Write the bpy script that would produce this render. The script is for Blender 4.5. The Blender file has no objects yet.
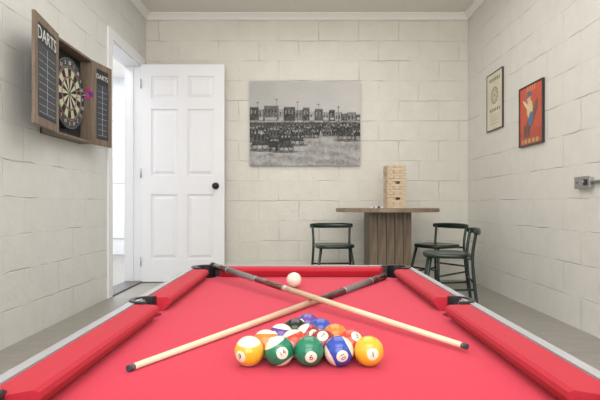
import bpy, bmesh, math, random
from mathutils import Vector, Matrix
import numpy as np
random.seed(4)
S=bpy.context.scene
COL=S.collection
S.view_settings.view_transform='Standard'
H=0.765            # camera height
XL,XR,YB,YN,ZC=-1.577,1.72,5.12,-1.6,2.72

# ------------------------------------------------------------------ materials
def mat(name,c,rough=.5,metal=0,noise=0,nscale=40,bump=0,coat=0,var=None,sheen=0):
    m=bpy.data.materials.new(name);m.use_nodes=True
    nt=m.node_tree;b=nt.nodes['Principled BSDF']
    b.inputs['Base Color'].default_value=(*c,1);b.inputs['Roughness'].default_value=rough
    b.inputs['Metallic'].default_value=metal
    if coat:b.inputs['Coat Weight'].default_value=coat
    if sheen:
        b.inputs['Sheen Weight'].default_value=sheen;b.inputs['Sheen Roughness'].default_value=.4
        b.inputs['Sheen Tint'].default_value=(1,.6,.65,1)
    tc=nt.nodes.new('ShaderNodeTexCoord')
    n=nt.nodes.new('ShaderNodeTexNoise');n.inputs['Scale'].default_value=nscale;n.inputs['Detail'].default_value=4
    nt.links.new(tc.outputs['Object'],n.inputs['Vector'])
    if noise:
        mx=nt.nodes.new('ShaderNodeMix');mx.data_type='RGBA'
        c2=var if var else tuple(x*(1-noise) for x in c)
        mx.inputs['A'].default_value=(*c,1);mx.inputs['B'].default_value=(*c2,1)
        nt.links.new(n.outputs['Fac'],mx.inputs['Factor']);nt.links.new(mx.outputs['Result'],b.inputs['Base Color'])
    if bump:
        bp=nt.nodes.new('ShaderNodeBump');bp.inputs['Strength'].default_value=bump;bp.inputs['Distance'].default_value=.003
        nt.links.new(n.outputs['Fac'],bp.inputs['Height']);nt.links.new(bp.outputs['Normal'],b.inputs['Normal'])
    return m

def block_wall(name,axis,c1,c2,cm):
    m=bpy.data.materials.new(name);m.use_nodes=True;nt=m.node_tree;N=nt.nodes;L=nt.links
    b=N['Principled BSDF'];b.inputs['Roughness'].default_value=.36
    g=N.new('ShaderNodeNewGeometry');sp=N.new('ShaderNodeSeparateXYZ');cb=N.new('ShaderNodeCombineXYZ')
    L.new(g.outputs['Position'],sp.inputs[0]);L.new(sp.outputs[axis],cb.inputs[0]);L.new(sp.outputs['Z'],cb.inputs[1])
    wob=N.new('ShaderNodeTexNoise');wob.inputs['Scale'].default_value=7;wob.inputs['Detail'].default_value=5
    L.new(g.outputs['Position'],wob.inputs['Vector'])
    sc=N.new('ShaderNodeVectorMath');sc.operation='MULTIPLY_ADD';sc.inputs[1].default_value=(.026,.026,0)
    L.new(wob.outputs['Color'],sc.inputs[0]);L.new(cb.outputs[0],sc.inputs[2])
    br=N.new('ShaderNodeTexBrick');br.inputs['Scale'].default_value=1
    br.inputs['Brick Width'].default_value=.41;br.inputs['Row Height'].default_value=.205
    br.inputs['Mortar Size'].default_value=.0055;br.inputs['Mortar Smooth'].default_value=1.0
    br.inputs['Color1'].default_value=(*c1,1);br.inputs['Color2'].default_value=(*c2,1);br.inputs['Mortar'].default_value=(*cm,1)
    L.new(sc.outputs[0],br.inputs['Vector'])
    n2=N.new('ShaderNodeTexNoise');n2.inputs['Scale'].default_value=7;n2.inputs['Detail'].default_value=5;n2.inputs['Roughness'].default_value=.55
    L.new(g.outputs['Position'],n2.inputs['Vector'])
    mr=N.new('ShaderNodeMapRange');mr.inputs['From Min'].default_value=.35;mr.inputs['From Max'].default_value=.7;mr.inputs['To Min'].default_value=.97;mr.inputs['To Max'].default_value=1.02
    L.new(n2.outputs['Fac'],mr.inputs['Value'])
    vm=N.new('ShaderNodeVectorMath');vm.operation='SCALE'
    L.new(br.outputs['Color'],vm.inputs[0]);L.new(mr.outputs[0],vm.inputs['Scale'])
    L.new(vm.outputs[0],b.inputs['Base Color'])
    n3=N.new('ShaderNodeTexNoise');n3.inputs['Scale'].default_value=34;n3.inputs['Detail'].default_value=4
    L.new(g.outputs['Position'],n3.inputs['Vector'])
    n4=N.new('ShaderNodeTexNoise');n4.inputs['Scale'].default_value=4;n4.inputs['Detail'].default_value=3
    L.new(g.outputs['Position'],n4.inputs['Vector'])
    m4=N.new('ShaderNodeMapRange');m4.inputs['From Min'].default_value=.40;m4.inputs['From Max'].default_value=.62;m4.inputs['To Min'].default_value=.12;m4.inputs['To Max'].default_value=-.95
    L.new(n4.outputs['Fac'],m4.inputs['Value'])
    ma=N.new('ShaderNodeMath');ma.operation='MULTIPLY';L.new(br.outputs['Fac'],ma.inputs[0]);L.new(m4.outputs[0],ma.inputs[1])
    mb=N.new('ShaderNodeMath');mb.operation='MULTIPLY_ADD';mb.inputs[1].default_value=.35
    L.new(n3.outputs['Fac'],mb.inputs[0]);L.new(ma.outputs[0],mb.inputs[2])
    mc=N.new('ShaderNodeMath');mc.operation='MULTIPLY_ADD';mc.inputs[1].default_value=1.0
    L.new(n2.outputs['Fac'],mc.inputs[0]);L.new(mb.outputs[0],mc.inputs[2])
    bp=N.new('ShaderNodeBump');bp.inputs['Strength'].default_value=.75;bp.inputs['Distance'].default_value=.008
    L.new(mc.outputs[0],bp.inputs['Height']);L.new(bp.outputs['Normal'],b.inputs['Normal'])
    return m

def wood(name,c1,c2,scale=(1,1,12),rough=.5,planks=0):
    m=bpy.data.materials.new(name);m.use_nodes=True;nt=m.node_tree;N=nt.nodes;L=nt.links
    b=N['Principled BSDF'];b.inputs['Roughness'].default_value=rough
    tc=N.new('ShaderNodeTexCoord');mp=N.new('ShaderNodeMapping');mp.inputs['Scale'].default_value=scale
    L.new(tc.outputs['Object'],mp.inputs[0])
    n=N.new('ShaderNodeTexNoise');n.inputs['Scale'].default_value=6;n.inputs['Detail'].default_value=8;n.inputs['Roughness'].default_value=.65
    L.new(mp.outputs[0],n.inputs['Vector'])
    r=N.new('ShaderNodeValToRGB');r.color_ramp.elements[0].position=.32;r.color_ramp.elements[1].position=.68
    r.color_ramp.elements[0].color=(*c1,1);r.color_ramp.elements[1].color=(*c2,1)
    L.new(n.outputs['Fac'],r.inputs[0]);L.new(r.outputs[0],b.inputs['Base Color'])
    bp=N.new('ShaderNodeBump');bp.inputs['Strength'].default_value=.3;bp.inputs['Distance'].default_value=.002
    L.new(n.outputs['Fac'],bp.inputs['Height']);L.new(bp.outputs['Normal'],b.inputs['Normal'])
    return m

def vcol_mat(name,rough=.5):
    m=bpy.data.materials.new(name);m.use_nodes=True;nt=m.node_tree
    a=nt.nodes.new('ShaderNodeVertexColor');a.layer_name='Col'
    b=nt.nodes['Principled BSDF'];b.inputs['Roughness'].default_value=rough
    nt.links.new(a.outputs['Color'],b.inputs['Base Color']);return m

M_back=block_wall('block_back','X',(.735,.715,.645),(.72,.70,.63),(.685,.665,.60))
M_left=block_wall('block_left','Y',(.70,.70,.67),(.69,.69,.66),(.65,.65,.62))
M_right=block_wall('block_right','Y',(.745,.73,.68),(.735,.72,.67),(.69,.675,.63))
M_ceil=mat('ceiling_paint',(.84,.81,.74),.8,noise=.04,nscale=3)
M_white=mat('white_gloss_paint',(.83,.83,.85),.35,noise=.03,nscale=5)
M_crown=mat('crown_paint',(.88,.87,.83),.4,noise=.03,nscale=5)
M_hall=mat('hall_paint',(.82,.84,.88),.6,noise=.03,nscale=4)
M_floor=wood('floor_grey',(.27,.25,.225),(.33,.31,.28),(1,3,1),.4)
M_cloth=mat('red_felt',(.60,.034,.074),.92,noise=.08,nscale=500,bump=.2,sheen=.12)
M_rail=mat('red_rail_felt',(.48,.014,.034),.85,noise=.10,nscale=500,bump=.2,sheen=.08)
M_silver=mat('silver_laminate',(.46,.47,.50),.38,metal=.25,noise=.06,nscale=12)
M_black=mat('black_plastic',(.018,.018,.02),.35,noise=.2)
M_dark=mat('dark_apron',(.04,.04,.045),.5,noise=.2)
M_green=mat('dark_green_metal',(.007,.024,.019),.35,noise=.2,coat=.3)
M_steel=mat('steel',(.45,.45,.45),.35,metal=.8,noise=.1)
M_iron=mat('black_iron',(.03,.028,.028),.35,metal=.6,noise=.1)

# ------------------------------------------------------------------ helpers
def fin(ob,m=None,parent=None,smooth=False):
    COL.objects.link(ob)
    if m is not None and ob.data is not None and hasattr(ob.data,'materials'):ob.data.materials.append(m)
    if parent:ob.parent=parent
    if smooth and ob.type=='MESH':
        for p in ob.data.polygons:p.use_smooth=True
    return ob
def group(name,loc=(0,0,0),rz=0):
    e=bpy.data.objects.new(name,None);e.location=loc;e.rotation_euler=(0,0,rz);e.empty_display_size=.05
    COL.objects.link(e);return e
def from_bm(name,bm,m,parent=None,smooth=False):
    bmesh.ops.recalc_face_normals(bm,faces=bm.faces)
    me=bpy.data.meshes.new(name);bm.to_mesh(me);bm.free()
    return fin(bpy.data.objects.new(name,me),m,parent,smooth)
def box(name,x0,x1,y0,y1,z0,z1,m,parent=None,bevel=0):
    bm=bmesh.new();bmesh.ops.create_cube(bm,size=1)
    cx,cy,cz=(x0+x1)/2,(y0+y1)/2,(z0+z1)/2
    for v in bm.verts:v.co=Vector((v.co.x*abs(x1-x0),v.co.y*abs(y1-y0),v.co.z*abs(z1-z0)))
    if bevel:bmesh.ops.bevel(bm,geom=bm.edges[:],offset=bevel,segments=2,affect='EDGES',profile=.6)
    o=from_bm(name,bm,m,parent);o.location=(cx,cy,cz);return o
def cyl(name,p0,p1,r0,r1,m,parent=None,seg=20,caps=True,smooth=True):
    p0,p1=Vector(p0),Vector(p1);d=p1-p0
    bm=bmesh.new();bmesh.ops.create_cone(bm,cap_ends=caps,segments=seg,radius1=r0,radius2=r1,depth=d.length)
    q=Vector((0,0,1)).rotation_difference(d.normalized()).to_matrix().to_4x4()
    bm.transform(q)
    o=from_bm(name,bm,m,parent);o.location=(p0+p1)/2
    if smooth:
        for p in o.data.polygons:
            if len(p.vertices)==4:p.use_smooth=True
    return o
def prism(name,pts,z0,z1,m,parent=None,bevel=0):
    bm=bmesh.new();a=[bm.verts.new((x,y,z0)) for x,y in pts];b=[bm.verts.new((x,y,z1)) for x,y in pts]
    n=len(pts);bm.faces.new(a);bm.faces.new(b)
    for i in range(n):bm.faces.new((a[i],a[(i+1)%n],b[(i+1)%n],b[i]))
    if bevel:
        bmesh.ops.recalc_face_normals(bm,faces=bm.faces)
        bmesh.ops.bevel(bm,geom=[e for e in bm.edges if abs(e.verts[0].co.z-z1)<1e-6 and abs(e.verts[1].co.z-z1)<1e-6],offset=bevel,segments=2,affect='EDGES')
    return from_bm(name,bm,m,parent)
def tube(name,pts,r,m,parent=None,cyc=False,flat=None):
    cu=bpy.data.curves.new(name,'CURVE');cu.dimensions='3D';cu.bevel_depth=r;cu.bevel_resolution=4;cu.use_fill_caps=True
    s=cu.splines.new('NURBS' if len(pts)>2 else 'POLY');s.points.add(len(pts)-1)
    for i,p in enumerate(pts):s.points[i].co=(*p,1)
    if len(pts)>2:s.order_u=min(4,len(pts));s.use_endpoint_u=True
    s.use_cyclic_u=cyc;s.resolution_u=8
    ob=bpy.data.objects.new('tmp',cu);COL.objects.link(ob)
    bpy.context.view_layer.update()
    me=bpy.data.meshes.new_from_object(ob.evaluated_get(bpy.context.evaluated_depsgraph_get()))
    bpy.data.objects.remove(ob)
    me.name=name;me.materials.clear()
    return fin(bpy.data.objects.new(name,me),m,parent,True)
def text_mesh(body,size,ext=0):
    cu=bpy.data.curves.new('t','FONT');cu.body=body;cu.size=size;cu.align_x='CENTER';cu.align_y='CENTER';cu.extrude=ext;cu.resolution_u=3
    ob=bpy.data.objects.new('tmp',cu);COL.objects.link(ob);bpy.context.view_layer.update()
    me=bpy.data.meshes.new_from_object(ob.evaluated_get(bpy.context.evaluated_depsgraph_get()))
    bpy.data.objects.remove(ob);me.materials.clear();return me
def text(name,body,size,mw,m,parent=None):
    me=text_mesh(body,size,.0004);me.transform(mw);return fin(bpy.data.objects.new(name,me),m,parent)
def art(name,w,h,nx,ny,fn,m,parent=None):
    """flat picture in local XZ plane, facing -Y, centred"""
    vs=[];cs=[];fs=[]
    for j in range(ny+1):
        for i in range(nx+1):
            u,v=i/nx,j/ny;vs.append(((u-.5)*w,0,(v-.5)*h));cs.append(fn(u,v))
    for j in range(ny):
        for i in range(nx):
            a=j*(nx+1)+i;fs.append((a,a+1,a+nx+2,a+nx+1))
    me=bpy.data.meshes.new(name);me.from_pydata(vs,[],fs)
    ca=me.color_attributes.new('Col','FLOAT_COLOR','POINT')
    flat=[]
    for c in cs:flat+= [c[0],c[1],c[2],1]
    ca.data.foreach_set('color',flat)
    return fin(bpy.data.objects.new(name,me),m,parent)

# ------------------------------------------------------------------ room shell
T=.15
OY0,OY1,OZ=4.15,4.965,2.155      # doorway in left wall
box('floor',-4.2,XR+T,YN-T,8.0,-.1,0,M_floor)
box('ceiling',-4.2,XR+T,YN-T,8.0,ZC,ZC+.1,M_ceil)
box('wall_back',XL-T,XR+T,YB,YB+T,0,ZC,M_back)
box('wall_right',XR,XR+T,YN-T,YB,0,ZC,M_right)
box('wall_near',XL-T,XR,YN-T,YN,0,ZC,M_back)
def join_boxes(name,bs,m):
    bm=bmesh.new()
    for (x0,x1,y0,y1,z0,z1) in bs:
        r=bmesh.ops.create_cube(bm,size=1)
        for v in r['verts']:v.co=Vector(((x0+x1)/2+v.co.x*(x1-x0),(y0+y1)/2+v.co.y*(y1-y0),(z0+z1)/2+v.co.z*(z1-z0)))
    return from_bm(name,bm,m)
join_boxes('wall_left',[(XL-T,XL,YN,OY0,0,ZC),(XL-T,XL,OY0,OY1,OZ,ZC),(XL-T,XL,OY1,YB,0,ZC)],M_left)
box('wall_hall_side',-4.2,-4.1,3.0,8.0,0,ZC,M_hall)
box('wall_hall_far',-4.1,-1.5,7.7,7.8,0,ZC,M_hall)
box('wall_hall_near',-4.1,XL-T,3.0,3.1,0,ZC,M_hall)
box('wall_hall_inner',XL-T,XL-T+.1,YB+T,7.7,0,ZC,M_hall)
g=group('door_2',(-2.95,7.7,0))
box('slab',-.4,.4,-.04,0,0.005,2.05,M_white,g)
box('casing_l',-.49,-.4,-.06,0,0,2.14,M_white,g);box('casing_r',.4,.49,-.06,0,0,2.14,M_white,g);box('casing_t',-.4,.4,-.06,0,2.05,2.14,M_white,g)
for zz in (.25,1.1):
    for xx in (-.3,.05):box('panel',xx,xx+.25,-.055,-.04,zz,zz+.7,M_white,g,.01)
def crown(name,p0,p1,inn):
    p0,p1,inn=Vector(p0),Vector(p1),Vector(inn)
    prof=[(0,0),(.055,0),(.055,-.012),(.04,-.02),(.018,-.045),(.012,-.06),(0,-.06)]
    bm=bmesh.new();A=[bm.verts.new(p0+inn*a+Vector((0,0,b))) for a,b in prof];B=[bm.verts.new(p1+inn*a+Vector((0,0,b))) for a,b in prof]
    n=len(prof);bm.faces.new(A);bm.faces.new(B)
    for i in range(n):bm.faces.new((A[i],A[(i+1)%n],B[(i+1)%n],B[i]))
    return from_bm(name,bm,M_crown)
crown('trim_1',(XL,YB,ZC),(XR,YB,ZC),(0,-1,0))
crown('trim_2',(XL,YN,ZC),(XL,YB,ZC),(1,0,0))
crown('trim_3',(XR,YN,ZC),(XR,YB,ZC),(-1,0,0))
g=group('trim_4',(XL,OY0,0))
L_=OY1-OY0
box('jamb_near',-T-.01,.005,0,.02,0,OZ,M_white,g)
box('jamb_far',-T-.01,.0,L_-.02,L_,0,OZ,M_white,g)
box('head',-T-.01,.005,0.02,L_-.02,OZ-.02,OZ,M_white,g)
box('casing_near',0,.02,-.075,.012,0,OZ+.075,M_white,g,.004)
box('casing_head',0,.02,.012,L_+.06,OZ-.012,OZ+.075,M_white,g,.004)
box('casing_far',0,.018,L_,L_+.07,0,OZ-.012,M_white,g,.003)
box('stop',-.09,-.07,L_-.035,L_-.02,0,OZ-.02,M_white,g)
box('threshold',-T,.02,0.02,L_-.02,0,.015,mat('threshold_grey',(.12,.11,.11),.4,noise=.2),g,.004)

# ------------------------------------------------------------------ six panel door
W_,DH=.826,2.143
g=group('door_1',(XL+.006,4.925,.008))
box('core',0,W_,.012,.03,0,DH,M_white,g)
st=.105;mull=.095
cw=(W_-2*st-mull)/2
rows=[(.225,.86),(1.05,1.70),(1.805,2.025)]
for side,(ya,yb) in enumerate(((0,.012),(.03,.042))):
    box('stile_a%d'%side,0,st,ya,yb,0,DH,M_white,g,.003);box('stile_b%d'%side,W_-st,W_,ya,yb,0,DH,M_white,g,.003)
    box('mullion%d'%side,st+cw,st+cw+mull,ya,yb,0,DH,M_white,g,.003)
    zs=[0]+[v for r in rows for v in r]+[DH]
    for k in range(0,len(zs),2):
        for c in range(2):
            x0=st+c*(cw+mull);box('rail_%d%d%d'%(side,k,c),x0-.002,x0+cw+.002,ya,yb,zs[k],zs[k+1],M_white,g,.003)
    for k,(za,zb) in enumerate(rows):
        for c in range(2):
            x0=st+c*(cw+mull)
            i=.028
            bm=bmesh.new()
            yo=.012 if side==0 else .03; yf=.002 if side==0 else .040
            a=[bm.verts.new(p) for p in ((x0+i*.5,yo,za+i*.5),(x0+cw-i*.5,yo,za+i*.5),(x0+cw-i*.5,yo,zb-i*.5),(x0+i*.5,yo,zb-i*.5))]
            j=i*1.5
            b=[bm.verts.new(p) for p in ((x0+j,yf,za+j),(x0+cw-j,yf,za+j),(x0+cw-j,yf,zb-j),(x0+j,yf,zb-j))]
            bm.faces.new(b)
            for q in range(4):bm.faces.new((a[q],a[(q+1)%4],b[(q+1)%4],b[q]))
            from_bm('panel_%d%d%d'%(side,k,c),bm,M_white,g)
kx,kz=W_-.085,.945
cyl('rosette',(kx,0,kz),(kx,-.008,kz),.034,.032,M_iron,g,32)
cyl('knob_neck',(kx,-.008,kz),(kx,-.035,kz),.012,.012,M_iron,g)
bm=bmesh.new();bmesh.ops.create_uvsphere(bm,u_segments=24,v_segments=14,radius=.029)
for v in bm.verts:v.co.y*=.75
o=from_bm('knob',bm,M_iron,g,True);o.location=(kx,-.05,kz)
for z in (.2,1.07,1.95):cyl('hinge',(.004,-.006,z-.045),(.004,-.006,z+.045),.006,.006,M_steel,g,12)

# ------------------------------------------------------------------ canvas photograph on back wall
cw_,ch_=1.126,.860
rnd=random.Random(9)
NX,NY=340,260
def noise2(nx,ny,s,seed):
    r=np.random.RandomState(seed);a=r.rand(int(ny//s)+3,int(nx//s)+3)
    yy,xx=np.mgrid[0:ny,0:nx]/s;yi=yy.astype(int);xi=xx.astype(int);fy=yy-yi;fx=xx-xi
    return (a[yi,xi]*(1-fx)*(1-fy)+a[yi,xi+1]*fx*(1-fy)+a[yi+1,xi]*(1-fx)*fy+a[yi+1,xi+1]*fx*fy)
n_f=noise2(NX+1,NY+1,2.5,1);n_m=noise2(NX+1,NY+1,8,2);n_c=noise2(NX+1,NY+1,30,3);n_d=noise2(NX+1,NY+1,4,5)
VV,UU=np.mgrid[0:NY+1,0:NX+1];U=UU/NX;V=VV/NY
img=.44+.12*U+.05*(n_c-.5)                       # sky
gr=.36+.14*(n_m-.5)+.14*(n_f-.5)+.14*(n_c-.5)+.05*np.sin((V*60+U*9+n_c*6))
img=np.where(V<.44,gr,img)
def rect(u0,u1,v0,v1,c,amp=0):
    global img
    k=(U>=u0)&(U<u1)&(V>=v0)&(V<v1);img=np.where(k,c+amp*(n_f-.5),img)
x=0.0
# low shop fronts receding to the right, mixed tones
specs=[(.08,.70,.05),(.05,.67,.22),(.13,.715,.12),(.05,.675,.30),(.10,.70,.04),(.07,.665,.20),(.06,.69,.08),(.05,.65,.34),(.07,.675,.10),(.06,.64,.26),(.05,.665,.05),(.06,.64,.32),(.05,.62,.12),(.08,.635,.20),(.06,.61,.08)]
for (w,t,c) in specs:
    rect(x,x+w,.42,t,c,.16)
    rect(x,x+w,t-.008,t,min(.5,c+.16));rect(x+w-.004,x+w,.42,t,.03)
    nwin=max(1,int(w/.030))
    for q in range(nwin):
        ux=x+.011+q*(w-.012)/nwin
        rect(ux,ux+.010,t-.085,t-.040,.03 if c>.10 else .26)
    rect(x,x+w,.515,.53+.01*rnd.random(),.20+.25*rnd.random(),.2)
    rect(x,x+w,.44,.515,.03+.05*rnd.random(),.12)
    if rnd.random()<.5:rect(x+.008,x+w-.01,.545,.572,.42,.15)
    x+=w
for q,(u,t) in enumerate(((.07,.76),(.24,.80),(.43,.77),(.62,.74),(.80,.71))):
    rect(u,u+.0035,.40,t,.10);rect(u-.012,u+.016,t-.02,t-.013,.12)
k=(V>.30+.12*U)&(V<.49)&(n_d>.40);img=np.where(k,.02+.10*n_f,img)
def ell(u,v,a,b,c,sl=0):
    global img
    k=(((U-u)/a)**2+((V-v-sl*(U-u))/b)**2)<1;img=np.where(k,c,img)
for q in range(220):
    u=rnd.random();v=.33+.05*u+rnd.random()*.11
    ell(u,v,.004+.003*rnd.random(),.018+.012*rnd.random(),rnd.choice([.015,.02,.03,.08,.02]))
    ell(u,v+.024,.004,.006,rnd.choice([.35,.45,.10]))
def wagon(u,v,s,cover,hx=1):
    global img
    ell(u+hx*.02,v-.035*s,.09*s,.012*s,.14)
    k=(abs(U-u)<.042*s)&(abs(V-v-.018*s)<.018*s);img=np.where(k,.02+.06*n_f,img)
    if cover:ell(u,v+.052*s,.042*s,.028*s,cover)
    for q in range(3):ell(u-.025*s+q*.022*s,v+.06*s,.007*s,.028*s,.02);ell(u-.025*s+q*.022*s,v+.093*s,.006*s,.009*s,.3)
    for du in (-.030,.030):
        rr=((U-u-du*s)/(.019*s))**2+((V-v+.008*s)/(.027*s))**2
        img=np.where((rr<1)&(rr>.62),.015,img)
        sk=(np.abs(((np.arctan2(V-v+.008*s,U-u-du*s)*6/math.pi)%1)-.5)<.14)&(rr<.62);img=np.where(sk,.04,img)
    hu=u+hx*.085*s
    ell(hu,v+.018*s,.030*s,.018*s,.02);ell(hu+hx*.030*s,v+.048*s,.008*s,.028*s,.02,0);ell(hu+hx*.040*s,v+.068*s,.013*s,.009*s,.02)
    for dx in (-.024,-.017,.017,.024):
        k=(abs(U-hu-dx*s)<.0028*s)&(V<v+.02*s)&(V>v-.036*s);img=np.where(k,.02,img)
for a in [(.90,.385,.9,0,-1),(.70,.385,.8,.20,1),(.52,.365,.95,0,1),(.38,.35,1.0,.25,-1),(.04,.33,1.3,0,1),(.23,.31,1.3,.10,1),(.43,.29,1.3,0,-1),(.09,.24,1.6,.08,1),(.86,.35,1.4,0,1),(.33,.215,1.4,.0,-1)]:
    wagon(*a)
img=img+.05*(n_f-.5)
img=np.clip(img,.010,.60)
def fn(u,v):
    c=float(img[int(round(v*NY)),int(round(u*NX))]);return (c*1.02,c,c*.98)
M_art=vcol_mat('printed_canvas',.6)
g=group('canvas_photo_print',((-.512+.614)/2,YB-.016,(2.024+1.164)/2))
box('stretcher',-cw_/2,cw_/2,-.016,.015,-ch_/2,ch_/2,mat('canvas_edge',(.26,.26,.26),.8,noise=.2),g)
o=art('print',cw_,ch_,NX,NY,fn,M_art,g);o.location=(0,-.0175,0)

# ------------------------------------------------------------------ right wall: framed sign & poster
def frame(g,w,h,fw,m,th=.022):
    box('frame_l',-w/2,-w/2+fw,-th,0,-h/2,h/2,m,g,.002);box('frame_r',w/2-fw,w/2,-th,0,-h/2,h/2,m,g,.002)
    box('frame_b',-w/2+fw,w/2-fw,-th,0,-h/2,-h/2+fw,m,g,.002);box('frame_t',-w/2+fw,w/2-fw,-th,0,h/2-fw,h/2,m,g,.002)
def cert(u,v):
    base=.66+.03*math.sin(u*9+v*7);c=(base*1.05,base*.97,base*.76)
    dk=(.20,.17,.11)
    if .86<v<.92 and .15<u<.85 and (int(u*24)%3):return dk
    r=math.hypot((u-.5)*.334,(v-.60)*.488)
    if r<.075:
        if r>.066 or r<.010:return dk
        a=math.atan2(v-.60,u-.5)
        if abs((a*6/math.pi)%1-.5)<.12 and r>.045:return dk
        return (.56,.50,.36)
    if .32<v<.37 and .15<u<.85 and int(u*20)%3:return dk
    if .08<v<.26 and (v*20)%1<.3 and abs(u-.5)<.32 and int(u*40)%4:return (.40,.35,.25)
    return c
g=group('framed_vintage_sign',(XR-.001,(4.574+4.216)/2,H+(1.171+.659)/2),-math.pi/2)
frame(g,.358,.512,.010,mat('bronze_frame',(.05,.04,.03),.4,noise=.2),.014)
o=art('paper',.340,.494,90,130,cert,vcol_mat('paper_print',.4),g);o.location=(0,-.010,0)
def poster(u,v):
    n=float(n_m[int(v*200),int(u*200)])
    c=(.58,.05+.05*n,.03) if v>.25 else (.47,.06,.03)
    if v>.90 and .35<u<.75 and (int(u*20)%2):return (.75,.30,.08)
    def el(cx,cy,rx,ry,a=0):
        x,y=u-cx,v-cy;xr=x*math.cos(a)+y*math.sin(a);yr=-x*math.sin(a)+y*math.cos(a);return (xr/rx)**2+(yr/ry)**2<1
    if el(.5,.40,.30,.11,.7):c=(.16,.07,.04)
    if el(.72,.60,.08,.14,-.4):c=(.16,.07,.04)
    if el(.26,.20,.06,.16,.2) or el(.42,.20,.05,.17,-.3):c=(.12,.05,.03)
    if el(.46,.60,.13,.16,.1):c=(.70,.55,.33)
    if el(.42,.78,.08,.06):c=(.72,.42,.25)
    if el(.42,.835,.16,.03,.15) or el(.42,.86,.08,.05):c=(.10,.12,.22)
    if el(.30,.68,.17,.035,-.6):c=(.75,.62,.42)
    if el(.50,.43,.09,.13,-.5):c=(.07,.14,.30)
    if v<.13:
        c=(.42,.07,.03)
        if .03<v<.10 and .1<u<.9 and int(u*18)%3:c=(.60,.35,.10)
    return c
g=group('cowboy_poster',(XR-.001,(3.891+3.51)/2,H+(.895+.444)/2),-math.pi/2)
frame(g,.381,.455,.010,M_black,.018)
o=art('print',.365,.437,110,130,poster,vcol_mat('poster_print',.35),g);o.location=(0,-.012,0)

# ------------------------------------------------------------------ electrical box + conduit
g=group('electrical_outlet_box',(XR,3.0,H+.135))
box('back_box',-.026,0,-.075,.075,-.030,.030,M_steel,g,.004)
box('cover_plate',-.030,-.026,-.082,.082,-.036,.036,M_steel,g,.0015)
for yy in (-.04,.04):
    box('socket',-.034,-.030,yy-.020,yy+.020,-.018,.018,M_black if yy<0 else M_steel,g,.002)
    box('slot',-.0348,-.034,yy-.008,yy-.005,-.007,.007,M_black,g);box('slot_b',-.0348,-.034,yy+.005,yy+.008,-.007,.007,M_black,g)
cyl('switch_toggle',(-.034,-.04,0),(-.052,-.04,.006),.006,.004,M_steel,g,12)
cyl('conduit',(-.013,-.075,0),(-.013,-2.6,0),.009,.009,M_steel,g,16)
for yy in (-.6,-1.8):box('strap',-.024,0,yy-.012,yy+.012,-.016,.016,M_steel,g,.003)

# ------------------------------------------------------------------ dartboard cabinet (left wall)
M_taupe=wood('weathered_wood',(.115,.080,.055),(.25,.19,.14),(6,6,.6),.6)
M_wtext=mat('chalk_white',(.75,.75,.75),.7,noise=.1)
M_bk=mat('chalkboard',(.02,.022,.027),.55,noise=.3,nscale=15)
M_gy=mat('score_grey',(.05,.058,.075),.6,noise=.2,nscale=15)
Z0,Z1=H+.436,H+1.035;cz=(Z0+Z1)/2;hh=(Z1-Z0)/2
y0,y1=3.03,3.575;hw_=(y1-y0)/2
g=group('dartboard_cabinet',(XL,(y0+y1)/2,cz))
D=.095
box('back_panel',0.001,.012,-hw_,hw_,-hh,hh,M_bk,g)
box('side_a',.012,D,-hw_,-hw_+.016,-hh,hh,M_taupe,g,.002);box('side_b',.012,D,hw_-.016,hw_,-hh,hh,M_taupe,g,.002)
box('top',.012,D,-hw_+.016,hw_-.016,hh-.016,hh,M_taupe,g,.002);box('bottom',.012,D,-hw_+.016,hw_-.016,-hh,-hh+.016,M_taupe,g,.002)
R=.232;DX=.055
cyl('board_core',(.012,0,0),(DX-.001,0,0),R,R,M_black,g,64)
cols=[mat('sisal_black',(.02,.02,.02),.9,noise=.2),mat('sisal_cream',(.60,.56,.42),.9,noise=.15),mat('sisal_red',(.42,.03,.03),.9,noise=.1),mat('sisal_green',(.02,.20,.07),.9,noise=.1)]
bm=bmesh.new();k=R/.2255
rad=[0,.0075,.018,.097,.109,.159,.171]
for ri in range(len(rad)-1):
    for s in range(20):
        for sub in range(3):
            a0=(s-.5+sub/3)*math.tau/20;a1=(s-.5+(sub+1)/3)*math.tau/20
            pts=[]
            for (rr,a) in ((rad[ri],a0),(rad[ri+1],a0),(rad[ri+1],a1),(rad[ri],a1)):
                if ri==0 and rr==0:
                    if (0,0) in pts:continue
                    pts.append((0,0));continue
                pts.append((math.sin(a)*rr*k,math.cos(a)*rr*k))
            f=bm.faces.new([bm.verts.new((DX,p[0],p[1])) for p in pts])
            if ri==0:mi=2
            elif ri==1:mi=3
            elif ri in (2,4):mi=s%2
            else:mi=2+(s%2)
            f.material_index=mi
me=bpy.data.meshes.new('segments');bm.to_mesh(me);bm.free()
o=fin(bpy.data.objects.new('segments',me),None,g)
for c in cols:me.materials.append(c)
nums=[20,1,18,4,13,6,10,15,2,17,3,19,7,16,8,11,14,9,12,5]
RX=Matrix(((0,0,1,0),(1,0,0,0),(0,1,0,0),(0,0,0,1)))
for s,nn in enumerate(nums):
    a=s*math.tau/20
    text('num_%d'%nn,str(nn),.034,Matrix.Translation((DX+.001,math.sin(a)*.2,math.cos(a)*.2))@RX,M_wtext,g)
for rr in (.018,.097,.109,.159,.171,.222):
    pts=[(DX+.001,math.sin(a)*rr*k,math.cos(a)*rr*k) for a in [i*math.tau/40 for i in range(40)]]
    tube('wire',pts,.0009,M_steel,g,True)
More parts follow.
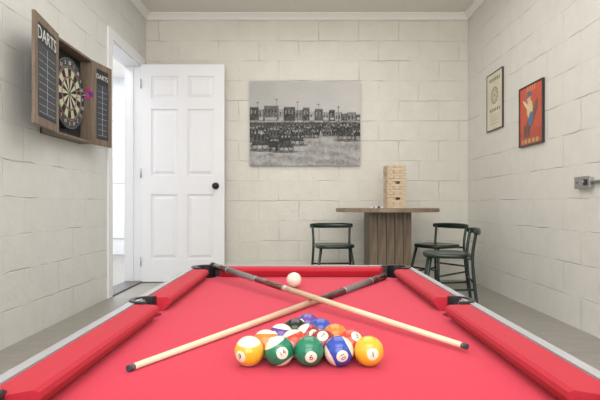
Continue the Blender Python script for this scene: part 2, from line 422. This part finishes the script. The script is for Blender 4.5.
def cab_door(nm,hy,ey,ex,txt,sgn):
    e=bpy.data.objects.new(nm,None);COL.objects.link(e);e.parent=g;e.location=(D+.002,hy,0)
    d=Vector((ex-D,ey-hy,0));w=d.length;e.rotation_euler=(0,0,math.atan2(d.y,d.x));s=sgn
    t=.018
    ya,yb=(0,t)
    fw=.045
    box('panel',fw,w-fw,.004,t-.004,-hh+fw,hh-fw,M_bk,e)
    box('stile_1',0,fw,ya,yb,-hh,hh,M_taupe,e,.002);box('stile_2',w-fw,w,ya,yb,-hh,hh,M_taupe,e,.002)
    box('rail_1',fw,w-fw,ya,yb,-hh,-hh+fw,M_taupe,e,.002);box('rail_2',fw,w-fw,ya,yb,hh-fw,hh,M_taupe,e,.002)
    yf=t-.003 if s>0 else .003
    if s>0: R2=Matrix(((-1,0,0,0),(0,0,1,0),(0,1,0,0),(0,0,0,1)))
    else: R2=Matrix(((1,0,0,0),(0,0,-1,0),(0,1,0,0),(0,0,0,1)))
    pw=w-2*fw-.02
    o=text('lettering',txt,pw*.36,Matrix.Translation((w/2,yf,hh-.098))@R2,M_wtext,e)
    box('score_area',w/2-pw/2,w/2+pw/2,min(yf,yf+.001*s),max(yf,yf+.001*s),-hh+.06,hh-.15,M_gy,e)
    yl=yf+.0012*s
    for i in range(9):
        z=-hh+.075+i*.040
        box('line',w/2-pw/2+.01,w/2+pw/2-.01,min(yl,yl+.0006*s),max(yl,yl+.0006*s),z,z+.0012,M_wtext,e)
    box('divider',w/2-.001,w/2+.001,min(yl,yl+.0006*s),max(yl,yl+.0006*s),-hh+.075,hh-.16,M_wtext,e)
yc=(y0+y1)/2
cab_door('cabinet_door_a',-hw_,2.64-yc,(-1.42)-XL,'DARTS',1)
cab_door('cabinet_door_b',hw_,3.82-yc,(-1.44)-XL,'DARTS',-1)
M_pink=mat('pink_flight',(.55,.05,.30),.4,noise=.1);M_purple=mat('purple_flight',(.25,.08,.40),.4,noise=.1)
for i,(dy,dz,mm) in enumerate(((.13,.03,M_pink),(.17,.01,M_purple),(.10,-.02,M_pink))):
    d=bpy.data.objects.new('dart_%d'%i,None);COL.objects.link(d);d.parent=g;d.location=(DX,dy-.06,dz);d.rotation_euler=(0,-.1,.08*i)
    cyl('tip',(0,0,0),(.02,0,0),.0006,.001,M_steel,d,8);cyl('barrel',(.02,0,0),(.055,0,0),.0035,.0035,M_steel,d,12)
    cyl('shaft',(.055,0,0),(.085,0,0),.002,.002,M_black,d,8)
    for a in (0,math.pi/2):
        bm=bmesh.new()
        c,s=math.cos(a+.6),math.sin(a+.6)
        pp=[(.075,0),(.085,.015),(.107,.017),(.110,0),(.107,-.017),(.085,-.015)]
        bm.faces.new([bm.verts.new((x,r*c,r*s)) for x,r in pp])
        from_bm('flight',bm,mm,d)

# ------------------------------------------------------------------ pool table
zc=H-.2635;zr=H-.2295
PX,PY=.005,1.197
g=pt=group('pool_table',(PX,PY,0))
hw,hl=.41,.703
def rrect(w,l,r,n=8):
    pts=[]
    for cx,cy,a0 in ((w-r,l-r,0),(-w+r,l-r,90),(-w+r,-l+r,180),(w-r,-l+r,270)):
        for i in range(n+1):
            a=math.radians(a0+90*i/n);pts.append((cx+r*math.cos(a),cy+r*math.sin(a)))
    return pts
def ring(name,po,pi,z0,z1,m,parent):
    bm=bmesh.new();n=len(po)
    A=[bm.verts.new((x,y,z0)) for x,y in po];B=[bm.verts.new((x,y,z1)) for x,y in po]
    C=[bm.verts.new((x,y,z0)) for x,y in pi];E=[bm.verts.new((x,y,z1)) for x,y in pi]
    for i in range(n):
        j=(i+1)%n
        bm.faces.new((A[i],A[j],B[j],B[i]));bm.faces.new((C[i],E[i],E[j],C[j]))
        bm.faces.new((B[i],B[j],E[j],E[i]));bm.faces.new((A[i],C[i],C[j],A[j]))
    bmesh.ops.recalc_face_normals(bm,faces=bm.faces)
    bmesh.ops.bevel(bm,geom=[e for e in bm.edges if abs(e.verts[0].co.z-z1)<1e-6 and abs(e.verts[1].co.z-z1)<1e-6 and len(e.link_faces)==2 and e.calc_face_angle()>1],offset=.004,segments=2,affect='EDGES')
    return from_bm(name,bm,m,parent)
ring('rail_cap',rrect(hw,hl,.06),rrect(.384,hl-.026,.034),zr-.045,zr+.002,M_silver,g)
ring('rail_trim',rrect(hw+.002,hl+.002,.062),rrect(.395,hl-.015,.045),zr-.06,zr-.045,M_black,g)
ring('apron',rrect(hw-.012,hl-.012,.05),rrect(hw-.03,hl-.03,.032),zc-.16,zr-.06,M_silver,g)
prism('underside',rrect(hw-.03,hl-.03,.032),zc-.155,zc-.14,M_dark,g)
for sx in (-1,1):
    for sy in (-1,1):
        x,y=sx*.325,sy*.59
        prism('leg',[(x-.05,y-.05),(x+.05,y-.05),(x+.05,y+.05),(x-.05,y+.05)],.03,zc-.155,M_silver,g)
        cyl('leg_leveler',(x,y,0),(x,y,.03),.04,.03,M_black,g)
box('stretcher_bar',-.28,.28,-.02,.02,zc-.2,zc-.156,M_dark,g)
nx_,ny_=.328,hl-.085
pk=[(sx*(nx_+.020),sy*(ny_+.020),.034) for sx in(-1,1) for sy in(-1,1)]+[(sx*(nx_+.040),0,.031) for sx in (-1,1)]
bed=box('bed_cloth',-.372,.372,-hl+.04,hl-.04,zc-.02,zc,M_cloth,g)
bm=bmesh.new()
for x,y,r in pk:
    bmesh.ops.create_cone(bm,cap_ends=True,segments=40,radius1=r,radius2=r,depth=.1,matrix=Matrix.Translation((x,y,zc)))
cme=bpy.data.meshes.new('c');bm.to_mesh(cme);bm.free();cut=bpy.data.objects.new('c',cme);COL.objects.link(cut);cut.location=(PX,PY,0)
bpy.context.view_layer.update()
md=bed.modifiers.new('b','BOOLEAN');md.operation='DIFFERENCE';md.object=cut;md.solver='EXACT'
bpy.context.view_layer.update()
nm=bpy.data.meshes.new_from_object(bed.evaluated_get(bpy.context.evaluated_depsgraph_get()))
bed.modifiers.clear();bed.data=nm
bpy.data.objects.remove(cut)
for i,(x,y,r) in enumerate(pk):
    cyl('pocket_cup_%d'%i,(x,y,zc-.09),(x,y,zc-.001),r*.8,r+.001,M_black,g,32,caps=False)
    cyl('pocket_base_%d'%i,(x,y,zc-.095),(x,y,zc-.09),r*.8,r*.8,M_black,g,32)
def sector(name,cx,cy,ri,ro,a0,a1,z0,z1,m,parent,flare=0):
    pts=[];n=20
    for i in range(n+1):
        a=a0+(a1-a0)*i/n;pts.append((cx+ro*math.cos(a),cy+ro*math.sin(a)))
    for i in range(n,-1,-1):
        a=a0+(a1-a0)*i/n;pts.append((cx+ri*math.cos(a),cy+ri*math.sin(a)))
    return prism(name,pts,z0,z1,m,parent,.002)
for i,(x,y,r) in enumerate(pk):
    if abs(y)>.01:
        d=math.atan2(math.copysign(1,y),math.copysign(1,x));sp=math.radians(118)
        sector('pocket_casting_%d'%i,x,y,r-.001,r+.022,d-sp,d+sp,zc-.02,zr+.005,M_black,g)
    else:
        d=0 if x>0 else math.pi;sp=math.radians(100)
        sector('pocket_casting_%d'%i,x,y,r-.001,r+.014,d-sp,d+sp,zc-.02,zr+.005,M_black,g)
prof=[(0,0),(0,.034),(.050,.034),(.056,.030),(.058,.023),(.045,.004),(.040,0)]
def cushion(name,back,length_axis,sgn,a0n,a1n,a0b,a1b):
    bm=bmesh.new();A=[];B=[]
    for dI,hz in prof:
        t=dI/.058;p=back-dI
        s0=a0b+(a0n-a0b)*t;s1=a1b+(a1n-a1b)*t
        if length_axis=='y':A.append(bm.verts.new((sgn*p,s0,zc+hz)));B.append(bm.verts.new((sgn*p,s1,zc+hz)))
        else:A.append(bm.verts.new((s0,sgn*p,zc+hz)));B.append(bm.verts.new((s1,sgn*p,zc+hz)))
    n=len(prof);bm.faces.new(A);bm.faces.new(B)
    for i in range(n):bm.faces.new((A[i],A[(i+1)%n],B[(i+1)%n],B[i]))
    bmesh.ops.recalc_face_normals(bm,faces=bm.faces)
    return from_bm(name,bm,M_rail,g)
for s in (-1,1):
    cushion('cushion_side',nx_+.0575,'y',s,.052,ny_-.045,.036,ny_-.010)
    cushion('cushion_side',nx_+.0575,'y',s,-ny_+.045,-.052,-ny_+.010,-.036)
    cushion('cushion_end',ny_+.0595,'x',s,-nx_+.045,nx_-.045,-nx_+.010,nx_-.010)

# ------------------------------------------------------------------ balls
BR=.0243
C={1:(.80,.43,.03),2:(.03,.07,.40),3:(.75,.05,.02),4:(.11,.05,.30),5:(.88,.21,.03),6:(.01,.19,.10),7:(.28,.02,.03),8:(.01,.01,.01)}
BW=(.78,.73,.60)
def ball_mat(n):
    m=bpy.data.materials.new('ball_%d'%n);m.use_nodes=True;nt=m.node_tree;N=nt.nodes;L=nt.links
    b=N['Principled BSDF'];b.inputs['Roughness'].default_value=.12;b.inputs['Coat Weight'].default_value=.3
    if n==0:b.inputs['Base Color'].default_value=(*BW,1);return m
    c=C[(n-1)%8+1]
    tc=N.new('ShaderNodeTexCoord');sp=N.new('ShaderNodeSeparateXYZ');L.new(tc.outputs['Object'],sp.inputs[0])
    ab=N.new('ShaderNodeMath');ab.operation='ABSOLUTE';L.new(sp.outputs['Y'],ab.inputs[0])
    g1=N.new('ShaderNodeMath');g1.operation='GREATER_THAN';g1.inputs[1].default_value=BR*.915;L.new(ab.outputs[0],g1.inputs[0])
    az=N.new('ShaderNodeMath');az.operation='ABSOLUTE';L.new(sp.outputs['Z'],az.inputs[0])
    g2=N.new('ShaderNodeMath');g2.operation='GREATER_THAN';g2.inputs[1].default_value=BR*(.62 if n>8 else 5);L.new(az.outputs[0],g2.inputs[0])
    mx=N.new('ShaderNodeMath');mx.operation='MAXIMUM';L.new(g1.outputs[0],mx.inputs[0]);L.new(g2.outputs[0],mx.inputs[1])
    cm=N.new('ShaderNodeMix');cm.data_type='RGBA';cm.inputs['A'].default_value=(*c,1);cm.inputs['B'].default_value=(*BW,1)
    L.new(mx.outputs[0],cm.inputs['Factor']);L.new(cm.outputs['Result'],b.inputs['Base Color']);return m
M_num=mat('number_black',(.01,.01,.01),.3,noise=.1)
def ball(n,x,y,rot,name='billiard_ball'):
    bm=bmesh.new();bmesh.ops.create_uvsphere(bm,u_segments=40,v_segments=24,radius=BR)
    me=bpy.data.meshes.new(name);bm.to_mesh(me);bm.free();me.materials.append(ball_mat(n))
    if n:
        me.materials.append(M_num)
        tm=text_mesh(str(n),.0135 if n<10 else .0115)
        bm=bmesh.new();bm.from_mesh(me);b2=bmesh.new();b2.from_mesh(tm)
        bmesh.ops.subdivide_edges(b2,edges=b2.edges[:],cuts=1)
        vm={}
        for v in b2.verts:
            p=Vector((v.co.x,-BR,v.co.y)).normalized()*(BR+.0002);vm[v.index]=bm.verts.new(p)
        for f in b2.faces:
            try:
                nf_=bm.faces.new([vm[v.index] for v in f.verts]);nf_.material_index=1
            except Exception:pass
        bm.to_mesh(me);bm.free();b2.free()
    for p in me.polygons:p.use_smooth=True
    o=bpy.data.objects.new(name,me);COL.objects.link(o);o.location=(x,y,zc+BR+.0002);o.rotation_euler=rot;return o
rk=[[9,14,6,10,1],[13,11,7,3],[12,15,5],[8,2],[4]]
rots={9:(.15,.10,-.55),14:(-.15,-.5,.35),6:(.15,.1,.15),10:(.2,1.1,.35),1:(-.05,-.1,.15),13:(-.3,.2,.6),3:(-.8,.1,.4),7:(-.9,.2,-.3)}
sp=.0490;cx=.0147
for r,row in enumerate(rk):
    y=.8185+r*sp*.866;n=len(row)
    for i,b in enumerate(row):
        rt=rots.get(b,(random.uniform(-1.2,.2),random.uniform(-.8,.8),random.uniform(-1,1)))
        ball(b,cx+(i-(n-1)/2)*sp,y,rt)
ball(0,-.019,1.593,(0,0,0),'cue_ball')

# ------------------------------------------------------------------ cues
M_maple=wood('maple',(.72,.57,.38),(.82,.68,.49),(2,2,2),.3)
M_butt=mat('dark_butt',(.05,.02,.015),.22,noise=.3,coat=.6)
M_ring=mat('cue_ring',(.6,.6,.6),.3,metal=.7,noise=.1)
M_wrap=mat('linen_wrap',(.30,.29,.28),.6,noise=.5,nscale=300,var=(.04,.04,.04))
def cue(p0,p1,butt):
    p0,p1=Vector(p0),Vector(p1)
    e=group('pool_cue',p0);d=(p1-p0)
    def seg(nm,t0,t1,m,r=None):
        f=lambda t:.0052+.0062*t
        cyl(nm,d*t0,d*t1,r or f(t0),r or f(t1),m,e,24)
    seg('tip',0,.005,mat('tip_leather',(.05,.06,.08),.8,noise=.2));seg('ferrule',.005,.010,mat('ferrule',(.12,.10,.08),.5,noise=.1));seg('shaft',.010,.545,M_maple)
    seg('joint',.545,.56,M_ring);seg('forearm',.56,.70,butt);seg('ring_a',.70,.706,M_ring);seg('wrap',.706,.88,M_wrap)
    seg('ring_b',.88,.886,M_ring);seg('sleeve',.886,.975,M_butt);seg('bumper',.975,1,M_black)
M_butt2=mat('brown_butt',(.12,.03,.02),.25,noise=.3,coat=.6)
cue((-.271,.788,zc+.0057),(.300,1.772,zc+.0118),M_butt)
cue((.298,.891,zc+.0107),(-.318,1.82,zc+.0440),M_butt2)

# ------------------------------------------------------------------ round pub table with block tower
M_twood=wood('brown_plank_wood',(.085,.058,.036),(.24,.175,.115),(7,7,.7),.5)
M_ttop=wood('table_top_wood',(.17,.12,.08),(.33,.25,.17),(1,9,1),.45)
TX,TY,TZ=.79,4.55,.737
g=group('round_pub_table',(TX,TY,0))
bm=bmesh.new();bmesh.ops.create_cone(bm,cap_ends=True,segments=72,radius1=.464,radius2=.464,depth=.034)
bmesh.ops.bevel(bm,geom=[e for e in bm.edges if abs(e.verts[0].co.z-e.verts[1].co.z)<1e-5],offset=.005,segments=2,affect='EDGES')
o=from_bm('top',bm,M_ttop,g);o.location=(0,0,TZ-.017)
b=.185
for i in range(4):
    for j in range(5):
        a=-b+j*2*b/5+.002;c=-b+(j+1)*2*b/5-.002
        if i==0:box('plank',a,c,-b,-b+.016,.03,TZ-.035,M_twood,g,.002)
        if i==1:box('plank',a,c,b-.016,b,.03,TZ-.035,M_twood,g,.002)
        if i==2:box('plank',-b,-b+.016,a+(.016 if j==0 else 0),c-(.016 if j==4 else 0),.03,TZ-.035,M_twood,g,.002)
        if i==3:box('plank',b-.016,b,a+(.016 if j==0 else 0),c-(.016 if j==4 else 0),.03,TZ-.035,M_twood,g,.002)
box('core',-b+.015,b-.015,-b+.015,b-.015,0.0,TZ-.036,M_dark,g)
M_pine=wood('pine_block',(.56,.43,.29),(.70,.57,.41),(2,2,2),.6)
g=group('wooden_block_tower',(.85,4.50,TZ+.0005),.05)
lh=.0238;bw=.0560
for k in range(16):
    for i in range(3):
        if (k*3+i) in (10,19,28,37,32):continue
        a=(i-1)*bw;jit=random.uniform(-.003,.003)
        if k%2:box('block',a-bw/2+.0012,a+bw/2-.0012,-.084+jit,.084+jit,k*lh,(k+1)*lh-.0012,M_pine,g,.002)
        else:box('block',-.084+jit,.084+jit,a-bw/2+.0012,a+bw/2-.0012,k*lh,(k+1)*lh-.0012,M_pine,g,.002)
g=group('dice_set',(.66,4.36,TZ+.0003))
for i,(x,y) in enumerate(((0,0),(.03,.02),(.055,-.01),(.0,.045),(-.035,.02))):
    box('die_%d'%i,x-.008,x+.008,y-.008,y+.008,0,.016,M_black if i%2 else M_white,g,.002)

# ------------------------------------------------------------------ chairs
def chair(x,y,rz,s=.92):
    g=group('low_back_chair',(x,y,0),rz);g.scale=(s,s,1)
    sz=.415
    bm=bmesh.new()
    P=rrect(.19,.185,.12,8)
    rings=[]
    for f,dz in ((.93,-.020),(1,-.010),(1,.006),(.95,.012)):
        rings.append([bm.verts.new((px*f,py*f,sz-.012+dz)) for px,py in P])
    n=len(P)
    for a in range(3):
        for i in range(n):bm.faces.new((rings[a][i],rings[a][(i+1)%n],rings[a+1][(i+1)%n],rings[a+1][i]))
    bm.faces.new(rings[0])
    dish=[bm.verts.new((px*.7,py*.7,sz-.008)) for px,py in P]
    for i in range(n):bm.faces.new((rings[3][i],rings[3][(i+1)%n],dish[(i+1)%n],dish[i]))
    bm.faces.new(dish)
    from_bm('seat',bm,M_green,g,True)
    for sx in (-1,1):
        cyl('leg_front',(sx*.205,-.200,0),(sx*.140,-.130,sz-.025),.011,.014,M_green,g,16)
        tube('leg_back',[(sx*.210,.215,0.0),(sx*.190,.185,.25),(sx*.180,.170,sz),(sx*.185,.19,.50),(sx*.192,.205,.575)],.0125,M_green,g)
        cyl('seat_bracket',(sx*.120,.10,sz-.025),(sx*.181,.170,sz-.03),.010,.010,M_green,g,12)
        cyl('stretcher_side',(sx*.183,-.176,.15),(sx*.195,.192,.17),.008,.008,M_green,g,12)
    cyl('stretcher_front',(-.174,-.168,.20),(.174,-.168,.20),.008,.008,M_green,g,12)
    cyl('stretcher_back',(-.190,.184,.22),(.190,.184,.22),.008,.008,M_green,g,12)
    bm=bmesh.new();prev=None;n=18
    for i in range(n+1):
        t=-1+2*i/n;X=t*.218;Y=.205+.045*(1-t*t)-.07*max(0,abs(t)-.8)
        hgt=.025*(1-.3*abs(t)**3);th=.011;Z=.573
        rg=[bm.verts.new((X,Y+th*math.sin(a),Z+hgt*math.cos(a))) for a in [j*math.tau/12 for j in range(12)]]
        if prev:
            for j in range(12):bm.faces.new((prev[j],prev[(j+1)%12],rg[(j+1)%12],rg[j]))
        else:bm.faces.new(rg)
        prev=rg
    bm.faces.new(prev)
    from_bm('backrest',bm,M_green,g,True)
chair(.305,4.50,math.radians(4))
chair(1.235,4.52,math.radians(-58))
chair(1.09,3.72,math.radians(-102))

# ------------------------------------------------------------------ lights
def area(name,loc,rot,sx,sy,e,c=(1,1,1)):
    l=bpy.data.lights.new(name,'AREA');l.shape='RECTANGLE';l.size=sx;l.size_y=sy;l.energy=e;l.color=c
    o=bpy.data.objects.new(name,l);o.location=loc;o.rotation_euler=rot;COL.objects.link(o);return o
area('ceiling_light',(0.1,2.7,ZC-.06),(0,0,0),2.0,3.0,40,(1,.98,.95))
area('ceiling_light_rear',(0,-.3,ZC-.06),(math.radians(25),0,0),2.4,1.6,32,(1,.98,.955))
area('rear_fill',(0,YN+.05,1.5),(math.radians(90),0,0),2.6,1.8,62,(.99,.99,1))  # broad unseen fill added behind the camera; the near wall has no window
area('ceiling_fill',(0,-.9,1.9),(math.radians(150),0,0),1.6,.8,24,(1,.98,.95))  # unseen upward fill, added only to brighten the ceiling
area('hall_light',(-2.8,5.6,ZC-.05),(0,0,0),1.6,3,100,(.95,.98,1))
w=bpy.data.worlds.new('world');S.world=w;w.use_nodes=True
w.node_tree.nodes['Background'].inputs[0].default_value=(.8,.85,.9,1);w.node_tree.nodes['Background'].inputs[1].default_value=.3

# ------------------------------------------------------------------ camera
cd=bpy.data.cameras.new('camera');cd.sensor_width=36;cd.lens=30;cd.shift_y=5/600;cd.clip_start=.01
co=bpy.data.objects.new('camera',cd);co.location=(0,0,H);co.rotation_euler=(math.radians(90),0,0);COL.objects.link(co)
S.camera=co
